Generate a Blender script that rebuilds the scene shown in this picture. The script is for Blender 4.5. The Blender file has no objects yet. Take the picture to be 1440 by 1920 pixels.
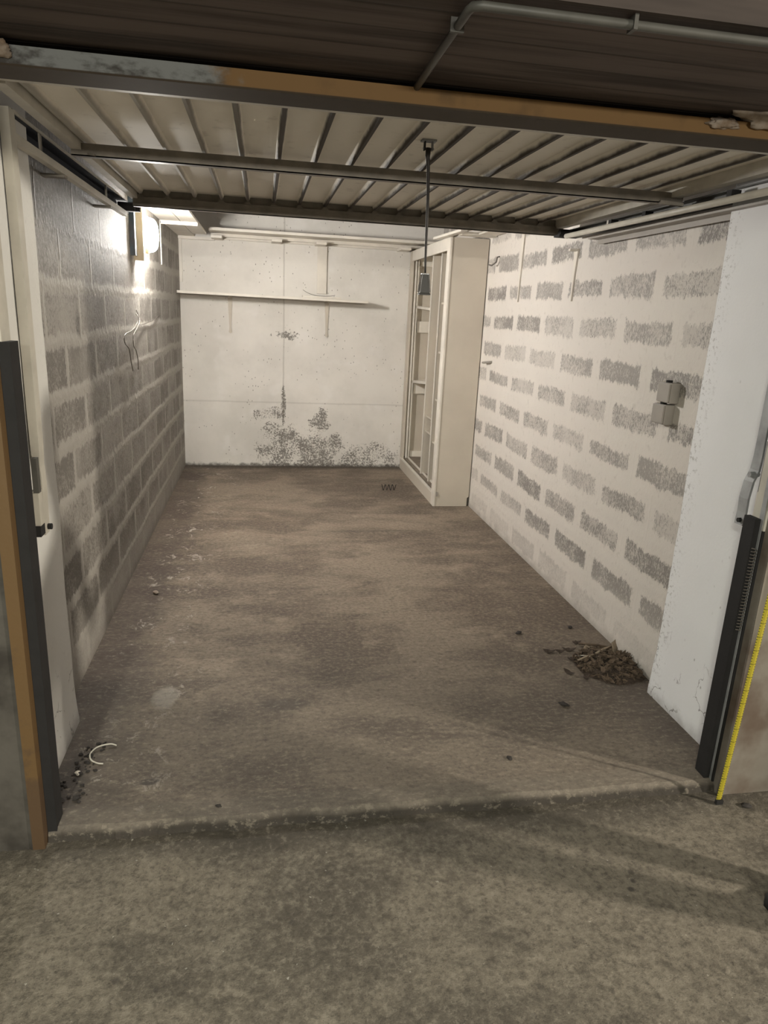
import bpy, bmesh, math, random
from mathutils import Matrix, Vector, noise
random.seed(7)
scene = bpy.context.scene
C = scene.collection

# ------------------------------------------------------------------ camera, world, light, exposure
cam_d = bpy.data.cameras.new('camera'); cam = bpy.data.objects.new('camera', cam_d); C.objects.link(cam)
Rm = Matrix(((0.98514514, 0.00169095, -0.17171544), (-0.16540588, 0.27808411, -0.94620829), (0.04615135, 0.96055524, 0.27423291)))
cam.matrix_world = Matrix.Translation((0, 0, 1.6)) @ Rm.to_4x4()
cam_d.sensor_fit = 'VERTICAL'; cam_d.sensor_height = 36.0; cam_d.sensor_width = 27.0
cam_d.lens = 1310 / 1920 * 36
cam_d.clip_start = 0.02
scene.camera = cam
w = bpy.data.worlds.new('world'); scene.world = w; w.use_nodes = True
w.node_tree.nodes['Background'].inputs[0].default_value = (1.0, 0.93, 0.84, 1)
w.node_tree.nodes['Background'].inputs[1].default_value = 0.05
scene.view_settings.view_transform = 'Standard'; scene.view_settings.look = 'None'
scene.view_settings.exposure = 2.0; scene.view_settings.gamma = 1.0
scene.view_settings.use_curve_mapping = False
LAMP_E = 200.0          # emission of the bulkhead lamp's diffuser
def area(name, loc, rot, sx, sy, power, col):
    d = bpy.data.lights.new(name, 'AREA'); d.shape = 'RECTANGLE'; d.size = sx; d.size_y = sy
    d.energy = power; d.color = col
    o = bpy.data.objects.new(name, d); C.objects.link(o); o.location = loc; o.rotation_euler = rot; return o
area('corridor_tube_light', (-0.75, -1.3, 2.68), (0, 0, 0), 0.10, 0.9, 40, (0.96, 0.98, 0.84))
area('corridor_far_light', (6.2, -0.9, 2.60), (0, math.radians(60), 0), 0.16, 0.2, 95, (1.0, 0.92, 0.78))
area('corridor_added_fill', (0.5, -4.5, 2.15), (math.radians(90), 0, 0), 1.2, 0.12, 34, (1.0, 0.95, 0.84))  # unseen fill, added to brighten the header, piers and door

# ------------------------------------------------------------------ node helpers
class NT:
    def __init__(s, name):
        s.m = bpy.data.materials.new(name); s.m.use_nodes = True; s.t = s.m.node_tree
        s.b = s.t.nodes['Principled BSDF']; s.co = s.t.nodes.new('ShaderNodeTexCoord').outputs['Object']
        sp = s.t.nodes.new('ShaderNodeSeparateXYZ'); s.t.links.new(s.co, sp.inputs[0]); s.x, s.y, s.z = sp.outputs
    def put(s, sock, v):
        if isinstance(v, bpy.types.NodeSocket): s.t.links.new(v, sock)
        elif isinstance(v, (tuple, list)) and len(v) == 3 and sock.type == 'RGBA': sock.default_value = (*v, 1)
        else: sock.default_value = v
    def m_(s, op, a, b=0.0, c=0.0, clamp=False):
        n = s.t.nodes.new('ShaderNodeMath'); n.operation = op; n.use_clamp = clamp
        s.put(n.inputs[0], a); s.put(n.inputs[1], b); s.put(n.inputs[2], c); return n.outputs[0]
    def add(s, a, b): return s.m_('ADD', a, b)
    def sub(s, a, b): return s.m_('SUBTRACT', a, b)
    def mul(s, a, b): return s.m_('MULTIPLY', a, b)
    def div(s, a, b): return s.m_('DIVIDE', a, b)
    def mx(s, a, b): return s.m_('MAXIMUM', a, b)
    def mn(s, a, b): return s.m_('MINIMUM', a, b)
    def ss(s, v, lo, hi, a=0.0, b=1.0):
        n = s.t.nodes.new('ShaderNodeMapRange'); n.interpolation_type = 'SMOOTHSTEP'
        s.put(n.inputs[0], v); s.put(n.inputs[1], lo); s.put(n.inputs[2], hi); s.put(n.inputs[3], a); s.put(n.inputs[4], b)
        return n.outputs[0]
    def vec(s, x, y, z):
        n = s.t.nodes.new('ShaderNodeCombineXYZ'); s.put(n.inputs[0], x); s.put(n.inputs[1], y); s.put(n.inputs[2], z); return n.outputs[0]
    def sc(s, f):
        n = s.t.nodes.new('ShaderNodeMapping'); s.t.links.new(s.co, n.inputs[0]); n.inputs['Scale'].default_value = f; return n.outputs[0]
    def noise(s, scale, detail=3, rough=0.55, vec=None, dist=0.0):
        n = s.t.nodes.new('ShaderNodeTexNoise'); n.inputs['Scale'].default_value = scale
        n.inputs['Detail'].default_value = detail; n.inputs['Roughness'].default_value = rough
        n.inputs['Distortion'].default_value = dist
        s.t.links.new(vec if vec is not None else s.co, n.inputs['Vector']); return n.outputs[0]
    def vor(s, scale, vec=None, feature='F1'):
        n = s.t.nodes.new('ShaderNodeTexVoronoi'); n.inputs['Scale'].default_value = scale; n.feature = feature
        s.t.links.new(vec if vec is not None else s.co, n.inputs['Vector']); return n.outputs['Distance'], None
    def white(s, v):
        n = s.t.nodes.new('ShaderNodeTexWhiteNoise'); n.noise_dimensions = '3D'; s.t.links.new(v, n.inputs[0]); return n.outputs[0]
    def mix(s, f, a, b):
        n = s.t.nodes.new('ShaderNodeMix'); n.data_type = 'RGBA'
        s.put(n.inputs[0], f); s.put(n.inputs[6], a); s.put(n.inputs[7], b); return n.outputs[2]
    def bump(s, h, strength=0.4, dist=0.01):
        n = s.t.nodes.new('ShaderNodeBump'); n.inputs['Strength'].default_value = strength; n.inputs['Distance'].default_value = dist
        s.put(n.inputs['Height'], h); s.t.links.new(n.outputs[0], s.b.inputs['Normal'])
    def done(s, col, rough=0.8, metal=0.0, spec=None):
        s.put(s.b.inputs['Base Color'], col); s.put(s.b.inputs['Roughness'], rough); s.put(s.b.inputs['Metallic'], metal)
        if spec is not None: s.b.inputs['Specular IOR Level'].default_value = spec
        return s.m

def smooth(pts, k=6):
    P = [Vector(p) for p in pts]; P = [P[0] * 2 - P[1]] + P + [P[-1] * 2 - P[-2]]; out = []
    for i in range(1, len(P) - 2):
        a, b, c, d = P[i - 1:i + 3]
        for j in range(k):
            t = j / k
            out.append(0.5 * ((2 * b) + (c - a) * t + (2 * a - 5 * b + 4 * c - d) * t * t + (3 * b - a - 3 * c + d) * t ** 3))
    return out + [P[-2]]
def simple(name, col, rough=0.6, metal=0.0, var=0.25, scale=20, bump=0.15, dark=None):
    n = NT(name)
    a = n.noise(scale, 4); f = n.ss(a, 0.35, 0.75)
    d = dark or tuple(c * (1 - var) for c in col)
    c = n.mix(f, col, d)
    if bump: n.bump(n.noise(scale * 4, 2), bump, 0.002)
    return n.done(c, rough, metal)

def blockwall(name, z0, y_odd, y_even, white, grey, gy, gz, amount, gloss, ridge, bare_top=False, rag=0.016):
    n = NT(name)
    dy = n.mul(n.sub(n.noise(9, 3), 0.5), 0.05)
    st = n.noise(9, 5, 0.7, n.sc((1, 2.6, 0.7)))           # brush marks dragged down
    dz = n.add(n.mul(n.sub(st, 0.5), 0.085), n.mul(n.sub(n.noise(2.2, 2), 0.5), 0.05))
    y = n.add(n.y, dy); z = n.add(n.z, dz)
    r = n.div(n.sub(z, z0), 0.21); row = n.m_('FLOOR', r); fz = n.m_('FRACT', r)
    odd = n.m_('MODULO', n.add(row, 40), 2.0)
    y0 = n.add(n.mul(odd, y_odd - y_even), y_even)
    u = n.div(n.sub(y, y0), 0.517); cell = n.m_('FLOOR', u); fy = n.m_('FRACT', u)
    ey = n.mul(n.mn(fy, n.sub(1, fy)), 0.517); ez = n.mul(n.mn(fz, n.sub(1, fz)), 0.21)
    rnd = n.white(n.vec(row, cell, 3.0))
    grain = n.noise(105, 3, 0.8, n.sc((1, 1.5, 0.6)))
    gg = n.mul(n.sub(grain, 0.5), 0.06)
    r2 = n.white(n.vec(cell, row, 9.0))
    gz2 = n.add(gz, n.mul(r2, rag)); eyg = n.add(ey, gg); ezg = n.add(ez, gg)
    m = n.mul(n.ss(eyg, gy, gy + 0.012), n.ss(ezg, gz2, n.add(gz2, 0.012)))
    thr = n.add(n.mul(rnd, 0.16), 0.47 - amount * 0.15)
    mid = n.noise(7, 3)
    g = n.ss(n.add(grain, n.mul(n.sub(mid, 0.5), 0.35)), thr, n.add(thr, 0.12))
    base = n.mul(m, 0.32); m = n.mul(m, g)
    m = n.mx(m, base)
    m = n.mul(m, n.add(n.mul(n.ss(n.noise(1.9, 3), 0.34, 0.50), 0.45), 0.55)) if bare_top else n.mul(m, n.add(0.72, n.mul(n.white(n.vec(row, cell, 5.5)), 0.28)))
    if bare_top:      # top courses mostly unpainted, also darkened in place of the trunking's shade
        top = n.mul(n.ss(n.add(n.z, n.mul(n.sub(mid, 0.5), 0.5)), 1.72, 1.80), n.ss(n.y, 4.9, 4.4))
        m = n.mx(m, n.mul(top, n.mul(n.add(n.ss(grain, 0.35, 0.55), 0.4), 0.72)))
    low = n.ss(n.z, 0.10, 0.35)
    m = n.mul(m, n.add(n.mul(low, 0.6), 0.4))
    c = n.mix(n.noise(1.7, 4), white, tuple(a * 0.86 for a in white))
    c = n.mix(n.mul(n.ss(n.noise(30, 4), 0.58, 0.75), 0.25), c, (0.35, 0.31, 0.27))
    c = n.mix(n.mul(m, amount), c, grey)
    dirt = n.mul(n.ss(n.add(n.z, n.mul(n.noise(9, 4), 0.12)), 0.03, 0.14, 1, 0), 0.55)
    c = n.mix(dirt, c, (0.13, 0.105, 0.085))
    edge = n.mul(n.ss(ez, 0.0, 0.03, 1, 0), n.noise(26, 4, 0.65))
    vedge = n.ss(ey, 0.0, 0.012, 1, 0)
    h = n.add(n.mul(n.add(edge, n.mul(vedge, 0.5)), ridge), n.add(n.mul(grain, 0.22), n.mul(n.noise(32, 4), 0.30)))
    n.bump(h, 0.65, 0.012)
    return n.done(c, gloss, 0.0)

M = {}
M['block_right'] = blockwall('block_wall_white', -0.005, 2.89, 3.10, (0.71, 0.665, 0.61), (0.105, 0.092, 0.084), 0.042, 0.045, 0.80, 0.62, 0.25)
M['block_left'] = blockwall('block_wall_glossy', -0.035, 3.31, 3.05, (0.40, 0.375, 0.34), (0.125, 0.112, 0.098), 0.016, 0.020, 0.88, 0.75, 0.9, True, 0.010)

def plaster(name, col, pits=0.5, rough=0.7):
    n = NT(name)
    c = n.mix(n.noise(2.3, 4), col, tuple(a * 0.88 for a in col))
    d, vc = n.vor(26, n.sc((1, 1, 0.7)))
    sel = n.ss(n.noise(5, 2), 0.56, 0.7)
    pit = n.mul(n.mul(n.ss(d, 0.05, 0.16, 1, 0), sel), pits)
    c = n.mix(pit, c, (0.12, 0.10, 0.085))
    cr, _ = n.vor(9, n.vec(n.x, n.add(n.y, n.mul(n.noise(8, 4), 0.16)), n.add(n.z, n.mul(n.noise(11, 4), 0.16))), 'DISTANCE_TO_EDGE')
    crack = n.mul(n.mul(n.ss(cr, 0.008, 0.030, 1, 0), n.ss(n.z, 0.16, 0.42, 1, 0)), n.ss(n.noise(7, 3), 0.50, 0.60))
    c = n.mix(n.mul(crack, 0.75), c, (0.12, 0.10, 0.09))
    flake = n.mul(n.mul(n.ss(n.noise(60, 3, 0.8), 0.56, 0.62), n.ss(n.add(n.y, n.mul(n.sub(n.noise(10, 3), 0.5), 0.1)), 2.46, 2.56)), pits)
    c = n.mix(n.mul(flake, 0.7), c, (0.20, 0.175, 0.155))
    dirt = n.mul(n.ss(n.add(n.z, n.mul(n.noise(14, 4), 0.10)), 0.02, 0.12, 1, 0), 0.5)
    c = n.mix(dirt, c, (0.16, 0.13, 0.11))
    n.bump(n.add(n.mul(n.noise(14, 4), 0.6), n.mul(n.noise(90, 2), 0.25)), 0.25, 0.006)
    return n.done(c, rough)
M['pier_left'] = plaster('smooth_grey_plaster', (0.78, 0.77, 0.74), 0.15)
M['pier_right'] = plaster('smooth_white_plaster', (0.88, 0.885, 0.90), 0.6)

def backwall():
    n = NT('painted_cast_concrete')
    c = n.mix(n.ss(n.noise(1.6, 5, 0.6), 0.35, 0.7), (0.72, 0.69, 0.64), (0.60, 0.575, 0.53))
    c = n.mix(n.mul(n.ss(n.noise(4, 3), 0.55, 0.7), 0.35), c, (0.79, 0.765, 0.74))
    # shuttering seams
    wx = n.add(n.x, n.mul(n.sub(n.noise(6, 3), 0.5), 0.012))
    seam = n.ss(n.m_('ABSOLUTE', n.sub(wx, 0.215)), 0.003, 0.010, 1, 0)
    seam = n.mul(seam, n.add(n.mul(n.ss(n.z, 0.45, 0.95, 1, 0), 0.5), 0.35))
    seam = n.mul(seam, n.ss(n.z, 0.40, 0.5))
    wz = n.add(n.z, n.mul(n.sub(n.noise(3, 3), 0.5), 0.02))
    hs = n.mul(n.ss(n.m_('ABSOLUTE', n.sub(wz, 0.665)), 0.003, 0.012, 1, 0), 0.22)
    c = n.mix(n.mx(seam, hs), c, (0.22, 0.19, 0.16))
    # pits
    d, vc = n.vor(26, n.sc((1.3, 1, 0.7)))
    pit = n.mul(n.ss(d, 0.07, 0.16, 1, 0), n.ss(n.noise(3.3, 3), 0.46, 0.56))
    c = n.mix(n.mul(pit, 0.8), c, (0.10, 0.085, 0.075))
    # mould creeping up from the floor
    bx_ = n.add(n.x, n.mul(n.sub(n.noise(4.5, 4, 0.7), 0.5), 0.55)); bz_ = n.add(n.z, n.mul(n.sub(n.noise(5.5, 4, 0.7, n.sc((1, 1, 1.01))), 0.5), 0.30))
    def blob(cx, cz, rx, rz):
        a = n.div(n.sub(bx_ if rx > 0.04 else n.x, cx), rx); b = n.div(n.sub(bz_, cz), rz)
        return n.sub(1.0, n.add(n.mul(a, a), n.mul(b, b)))
    bl = blob(0.35, 0.12, 0.50, 0.30)
    for a in ((0.22, 0.33, 0.26, 0.13), (1.13, 0.05, 0.32, 0.22), (0.06, 0.56, 0.14, 0.10), (0.60, 0.47, 0.12, 0.16), (0.72, 0.24, 0.16, 0.10), (0.215, 0.62, 0.03, 0.22), (0.26, 1.34, 0.16, 0.05), (0.9, 0.0, 0.7, 0.10)):
        bl = n.mx(bl, blob(*a))
    bl = n.m_('MINIMUM', n.m_('MAXIMUM', bl, 0.0), 0.6)
    big = n.noise(7, 4, 0.65)
    fine = n.noise(58, 3, 0.8, None, 0.5)
    mould = n.ss(n.add(n.mul(fine, 1.0), n.add(n.mul(big, 0.62), n.mul(bl, 0.22))), 0.905, 0.99)
    mould = n.mul(mould, n.ss(bl, 0.0, 0.08))
    c = n.mix(n.mul(mould, 0.80), c, (0.09, 0.075, 0.06))
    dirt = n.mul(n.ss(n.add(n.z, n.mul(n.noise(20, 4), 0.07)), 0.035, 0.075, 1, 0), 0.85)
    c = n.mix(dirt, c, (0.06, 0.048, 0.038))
    n.bump(n.sub(n.add(n.mul(n.noise(8, 4), 0.8), n.mul(fine, 0.15)), n.add(pit, seam)), 0.35, 0.008)
    return n.done(c, 0.72)
M['back'] = backwall()

def floormat(inside):
    n = NT('worn_concrete_floor' if inside else 'rough_driveway_concrete')
    big = n.noise(0.9, 4, 0.6); med = n.noise(4.5, 5, 0.65); fin = n.noise(55, 4, 0.7)
    if inside:
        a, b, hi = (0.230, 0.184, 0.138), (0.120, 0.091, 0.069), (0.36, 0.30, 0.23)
    else:
        a, b, hi = (0.165, 0.141, 0.108), (0.092, 0.078, 0.060), (0.24, 0.212, 0.168)
    c = n.mix(n.ss(n.add(n.mul(big, 0.6), n.mul(n.noise(3.2, 6, 0.7, n.sc((0.6, 1.5, 1)), 0.4), 0.5)), 0.47, 0.62), a, b)
    c = n.mix(n.mul(n.ss(med, 0.55, 0.72), 0.45), c, hi)
    c = n.mix(n.mul(n.ss(fin, 0.52, 0.68), 0.55), c, tuple(v * 0.5 for v in b))
    c = n.mix(n.mul(n.ss(fin, 0.50, 0.36), 0.30), c, hi)
    if inside:
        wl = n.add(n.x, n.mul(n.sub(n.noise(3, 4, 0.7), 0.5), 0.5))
        edge = n.mul(n.ss(wl, -0.62, -0.40, 1, 0), 0.62)          # dust along the left wall, deepened to stand in for the post's shadow
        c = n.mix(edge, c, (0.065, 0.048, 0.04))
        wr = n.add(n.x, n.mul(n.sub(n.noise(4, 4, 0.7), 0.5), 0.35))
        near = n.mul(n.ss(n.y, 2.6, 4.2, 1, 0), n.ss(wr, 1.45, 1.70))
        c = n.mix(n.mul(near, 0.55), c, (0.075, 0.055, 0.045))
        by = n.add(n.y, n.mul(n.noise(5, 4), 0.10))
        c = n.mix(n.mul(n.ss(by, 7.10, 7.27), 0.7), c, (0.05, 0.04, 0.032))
        # white paint drips, mostly near the left wall
        dr = n.ss(n.noise(13, 6, 0.8, n.sc((1, 0.8, 1)), 0.8), 0.555, 0.62)
        reg = n.mul(n.ss(n.x, -0.74, -0.62), n.ss(n.add(n.x, n.mul(big, 0.3)), 0.05, -0.35)); reg = n.mul(reg, n.ss(n.noise(2.4, 2), 0.42, 0.56))
        c = n.mix(n.mul(n.mul(dr, reg), 0.7), c, (0.55, 0.50, 0.44))
        c = n.mix(n.mul(n.ss(n.noise(85, 2, 0.5), 0.73, 0.77), 0.6), c, (0.6, 0.56, 0.5))
        def spot(cx, cy, rx, ry, k, col):
            aa = n.div(n.sub(n.add(n.x, n.mul(n.sub(med, 0.5), 0.15)), cx), rx); bb = n.div(n.sub(n.y, cy), ry)
            return n.mix(n.mul(n.ss(n.add(n.mul(aa, aa), n.mul(bb, bb)), 0.3, 1.2, 1, 0), k), c, col)
        c = spot(0.09, 2.62, 0.13, 0.05, 0.6, (0.06, 0.05, 0.042))
        c = spot(-0.37, 2.165, 0.035, 0.02, 0.9, (0.035, 0.028, 0.024))
        c = spot(-0.40, 2.72, 0.06, 0.10, 0.6, (0.42, 0.39, 0.34))
        c = spot(0.8, 5.0, 0.5, 0.03, 0.35, (0.08, 0.065, 0.05)); c = spot(-0.66, 2.16, 0.07, 0.22, 0.75, (0.03, 0.022, 0.018)); c = spot(1.55, 2.80, 0.35, 0.25, 0.3, (0.07, 0.05, 0.038))
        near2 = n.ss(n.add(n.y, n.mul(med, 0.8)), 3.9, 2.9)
        c = n.mix(n.mul(near2, 0.38), c, (0.075, 0.068, 0.060))          # lamp falloff put into the colour, darker near the doorway
        lip = n.mul(n.ss(n.add(n.y, n.mul(med, 0.05)), 2.095, 2.05), 0.45)
        c = n.mix(lip, c, (0.150, 0.130, 0.105))                         # smoother mortar lip
        c = n.mix(n.ss(n.add(n.z, n.mul(n.sub(med, 0.5), 0.02)), -0.024, -0.001, 0.92, 0), c, (0.03, 0.024, 0.018))  # undercut shade painted onto the lip's front face
    else:
        d, vc = n.vor(17)
        c = n.mix(n.mul(n.ss(d, 0.10, 0.24, 1, 0), n.ss(n.noise(6, 2), 0.52, 0.66)), c, (0.055, 0.046, 0.038))
        wy = n.add(n.y, n.mul(n.sub(n.noise(2.5, 4), 0.5), 0.18))
        c = n.mix(n.mul(n.ss(wy, 1.78, 1.93), 0.8), c, (0.06, 0.05, 0.038))
        c = n.mix(n.mul(n.ss(n.noise(60, 2, 0.5), 0.74, 0.78), 0.5), c, (0.5, 0.48, 0.42))
    if not inside:
        ag = n.noise(34, 5, 0.8)
        c = n.mix(n.mul(n.ss(ag, 0.50, 0.62), 0.45), c, (0.045, 0.037, 0.028)); c = n.mix(n.mul(n.ss(ag, 0.47, 0.38), 0.32), c, (0.28, 0.245, 0.195))
        pk = n.ss(n.noise(95, 3, 0.75), 0.60, 0.68); c = n.mix(n.mul(pk, 0.5), c, (0.04, 0.033, 0.025))
    else:
        ag = n.noise(38, 4, 0.7, n.sc((0.8, 1.4, 1)))
        c = n.mix(n.mul(n.ss(ag, 0.52, 0.64), 0.30), c, (0.05, 0.037, 0.028)); c = n.mix(n.mul(n.ss(ag, 0.46, 0.36), 0.28), c, (0.36, 0.31, 0.24))
    h = n.add(n.mul(fin, 0.55), n.mul(n.noise(17, 4, 0.6), 0.7))
    n.bump(h, 0.45 if inside else 0.7, 0.010)
    return n.done(c, 0.78 if inside else 0.85)
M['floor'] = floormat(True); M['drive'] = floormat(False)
def soffit():
    n = NT('board_marked_dark_concrete')
    s = n.noise(9, 4, 0.65, n.sc((0.10, 1.6, 1)))
    c = n.mix(n.ss(s, 0.35, 0.68), (0.135, 0.105, 0.090), (0.045, 0.033, 0.028))
    ln = n.ss(n.m_('ABSOLUTE', n.sub(n.m_('FRACT', n.div(n.add(n.y, n.mul(n.noise(1.0, 2), 0.02)), 0.11)), 0.5)), 0.44, 0.49)
    c = n.mix(n.mul(ln, 0.6), c, (0.03, 0.022, 0.018))
    n.bump(n.sub(n.mul(s, 0.8), ln), 0.4, 0.008); return n.done(c, 0.85)
M['soffit'] = soffit()
M['concrete'] = simple('raw_grey_concrete', (0.085, 0.076, 0.064), 0.85, 0, 0.45, 7, 0.6, (0.030, 0.025, 0.020))
M['concrete_brown'] = simple('stained_concrete', (0.20, 0.18, 0.15), 0.85, 0, 0.45, 5, 0.5, (0.10, 0.07, 0.05))
M['ceil'] = simple('painted_ceiling', (0.50, 0.49, 0.50), 0.8, 0, 0.12, 3, 0.2)

def doormat():
    n = NT('cream_enamelled_steel')
    k = n.div(n.sub(n.x, -0.207), 0.1355); fr = n.m_('FRACT', n.add(k, 0.5))
    d = n.mul(n.m_('ABSOLUTE', n.sub(fr, 0.5)), 0.1355)
    w_ = n.mul(n.noise(3.5, 4, 0.7), 0.0105)
    rust = n.ss(n.sub(d, w_), 0.001, 0.0065, 1, 0)
    fade = n.ss(n.x, -0.45, 0.15, 0.50, 0.95)
    c = n.mix(n.noise(3, 3), (0.82, 0.78, 0.69), (0.72, 0.68, 0.60))
    c = n.mix(n.mul(n.ss(n.noise(18, 4), 0.60, 0.72), 0.20), c, (0.20, 0.16, 0.12))
    c = n.mix(n.mul(rust, fade), c, (0.035, 0.026, 0.022))
    return n.done(c, 0.7, 0.0, 0.2)
M['door'] = doormat()
M['door_trim'] = simple('cream_paint', (0.56, 0.53, 0.46), 0.5, 0, 0.2, 9, 0.1)
M['bar'] = simple('greyish_steel_paint', (0.23, 0.205, 0.17), 0.5, 0.15, 0.35, 12, 0.1)
M['steel'] = simple('galvanised_steel', (0.36, 0.365, 0.37), 0.6, 0.25, 0.35, 14, 0.15)
M['darksteel'] = simple('black_greasy_steel', (0.010, 0.009, 0.009), 0.8, 0.0, 0.3, 20, 0.2)
M['blueblack'] = simple('blue_black_channel', (0.010, 0.013, 0.026), 0.75, 0.1, 0.3, 20, 0.2)
M['white'] = simple('white_gloss_paint', (0.70, 0.655, 0.585), 0.5, 0, 0.10, 8, 0.08)
M['wood_white'] = simple('white_painted_wood', (0.70, 0.655, 0.58), 0.55, 0, 0.12, 6, 0.1)
M['cab'] = simple('beige_painted_board', (0.56, 0.505, 0.425), 0.6, 0, 0.10, 2.5, 0.08)
M['cab_in'] = simple('beige_bounce_lit_inside', (0.84, 0.79, 0.70), 0.65, 0, 0.12, 2.5, 0.08)  # paler than the outside beige, bounce light put into the colour
M['dust'] = simple('dusty_board', (0.22, 0.18, 0.14), 0.85, 0, 0.3, 9, 0.2)
M['chrome'] = simple('worn_chrome', (0.55, 0.55, 0.55), 0.22, 0.95, 0.5, 30, 0.1)
M['cord'] = simple('dark_cord', (0.025, 0.02, 0.018), 0.6, 0, 0.3, 60, 0.3)
M['grip'] = simple('dark_grey_grip', (0.04, 0.038, 0.035), 0.5, 0.0, 0.2, 20, 0.05)
M['boxgrey'] = simple('dull_grey_plastic', (0.33, 0.30, 0.265), 0.55, 0, 0.1, 10, 0.03)
M['blue'] = simple('blue_grey_board', (0.12, 0.17, 0.21), 0.6, 0, 0.4, 7, 0.1, (0.12, 0.10, 0.09))
M['cream'] = simple('cream_plastic', (0.66, 0.56, 0.38), 0.45, 0, 0.08, 8, 0.02)
M['pvc'] = simple('grey_conduit', (0.085, 0.082, 0.072), 0.5, 0, 0.25, 14, 0.05)
M['foam'] = simple('expanding_foam', (0.42, 0.36, 0.30), 0.9, 0, 0.5, 25, 0.8, (0.22, 0.15, 0.09))
M['leaf'] = simple('dry_leaf', (0.115, 0.080, 0.052), 0.85, 0, 0.55, 40, 0.4)
M['leaf_pale'] = simple('pale_dry_leaf', (0.27, 0.215, 0.155), 0.85, 0, 0.4, 40, 0.4)
M['leaf_dark'] = simple('dark_dry_leaf', (0.055, 0.038, 0.028), 0.85, 0, 0.5, 40, 0.4)
M['dirt'] = simple('loose_dirt', (0.055, 0.038, 0.027), 0.95, 0, 0.5, 60, 0.9)
M['cable_white'] = simple('white_cable_sheath', (0.62, 0.58, 0.5), 0.5, 0, 0.1, 20, 0)
M['wire'] = simple('grey_wire', (0.16, 0.14, 0.12), 0.5, 0.3, 0.3, 30, 0)
M['stone'] = simple('dark_pebble', (0.03, 0.025, 0.022), 0.85, 0, 0.3, 50, 0.3)
M['rubber'] = simple('black_rubber', (0.015, 0.015, 0.015), 0.6, 0, 0.2, 30, 0.1)
def ochremat(name, dark):
    n = NT(name)
    f = n.ss(n.add(n.noise(7, 5, 0.65), n.mul(n.ss(n.z, 0.55, 0.0), 0.35)), 0.56, 0.72)
    c = n.mix(n.mul(f, 0.8), (0.25 * dark, 0.145 * dark, 0.055 * dark), (0.075, 0.045, 0.025))
    n.bump(n.noise(40, 3), 0.2, 0.003); return n.done(c, 0.55)
M['ochre'] = ochremat('ochre_paint', 0.48)
def headermat():
    n = NT('half_painted_header_steel')
    f = n.ss(n.add(n.x, n.mul(n.sub(n.noise(9, 5, 0.7), 0.5), 0.25)), -0.13, -0.05)
    g = n.mix(n.ss(n.noise(13, 5, 0.7, n.sc((0.5, 1, 1))), 0.40, 0.60), (0.27, 0.285, 0.28), (0.075, 0.07, 0.065))
    o = n.mix(n.mul(n.ss(n.noise(8, 4), 0.55, 0.75), 0.6), (0.25, 0.15, 0.065), (0.11, 0.07, 0.038))
    c = n.mix(f, g, o)
    und = n.mix(n.noise(6, 4), (0.085, 0.066, 0.046), (0.045, 0.033, 0.022))
    c = n.mix(n.ss(n.z, 2.1085, 2.1115, 1, 0), c, und)
    return n.done(c, 0.75, 0.0, 0.25)
M['header'] = headermat()
def tapemat():
    n = NT('yellow_tape_blade')
    a = n.m_('FRACT', n.mul(n.z, 100.0)); tick = n.mul(n.ss(a, 0.25, 0.35, 1, 0), n.ss(n.y, 0.0008, 0.0012))
    b = n.m_('FRACT', n.mul(n.z, 20.0)); big = n.mul(n.ss(b, 0.03, 0.05, 1, 0), 0.9)
    tall = n.mul(n.ss(n.m_('ABSOLUTE', n.x), 0.002, 0.003), 1.0)
    c = n.mix(n.mx(n.mul(n.mul(tick, 1.0), tall), big), (0.38, 0.315, 0.025), (0.06, 0.06, 0.01))
    return n.done(c, 0.4)
def lampmat():
    n = NT('lit_lamp_diffuser'); n.b.inputs['Emission Color'].default_value = (1.0, 0.96, 0.90, 1)
    n.b.inputs['Emission Strength'].default_value = LAMP_E; return n.done((0.9, 0.9, 0.88), 0.4)
M['lamp'] = lampmat(); M['tape'] = tapemat()

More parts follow.
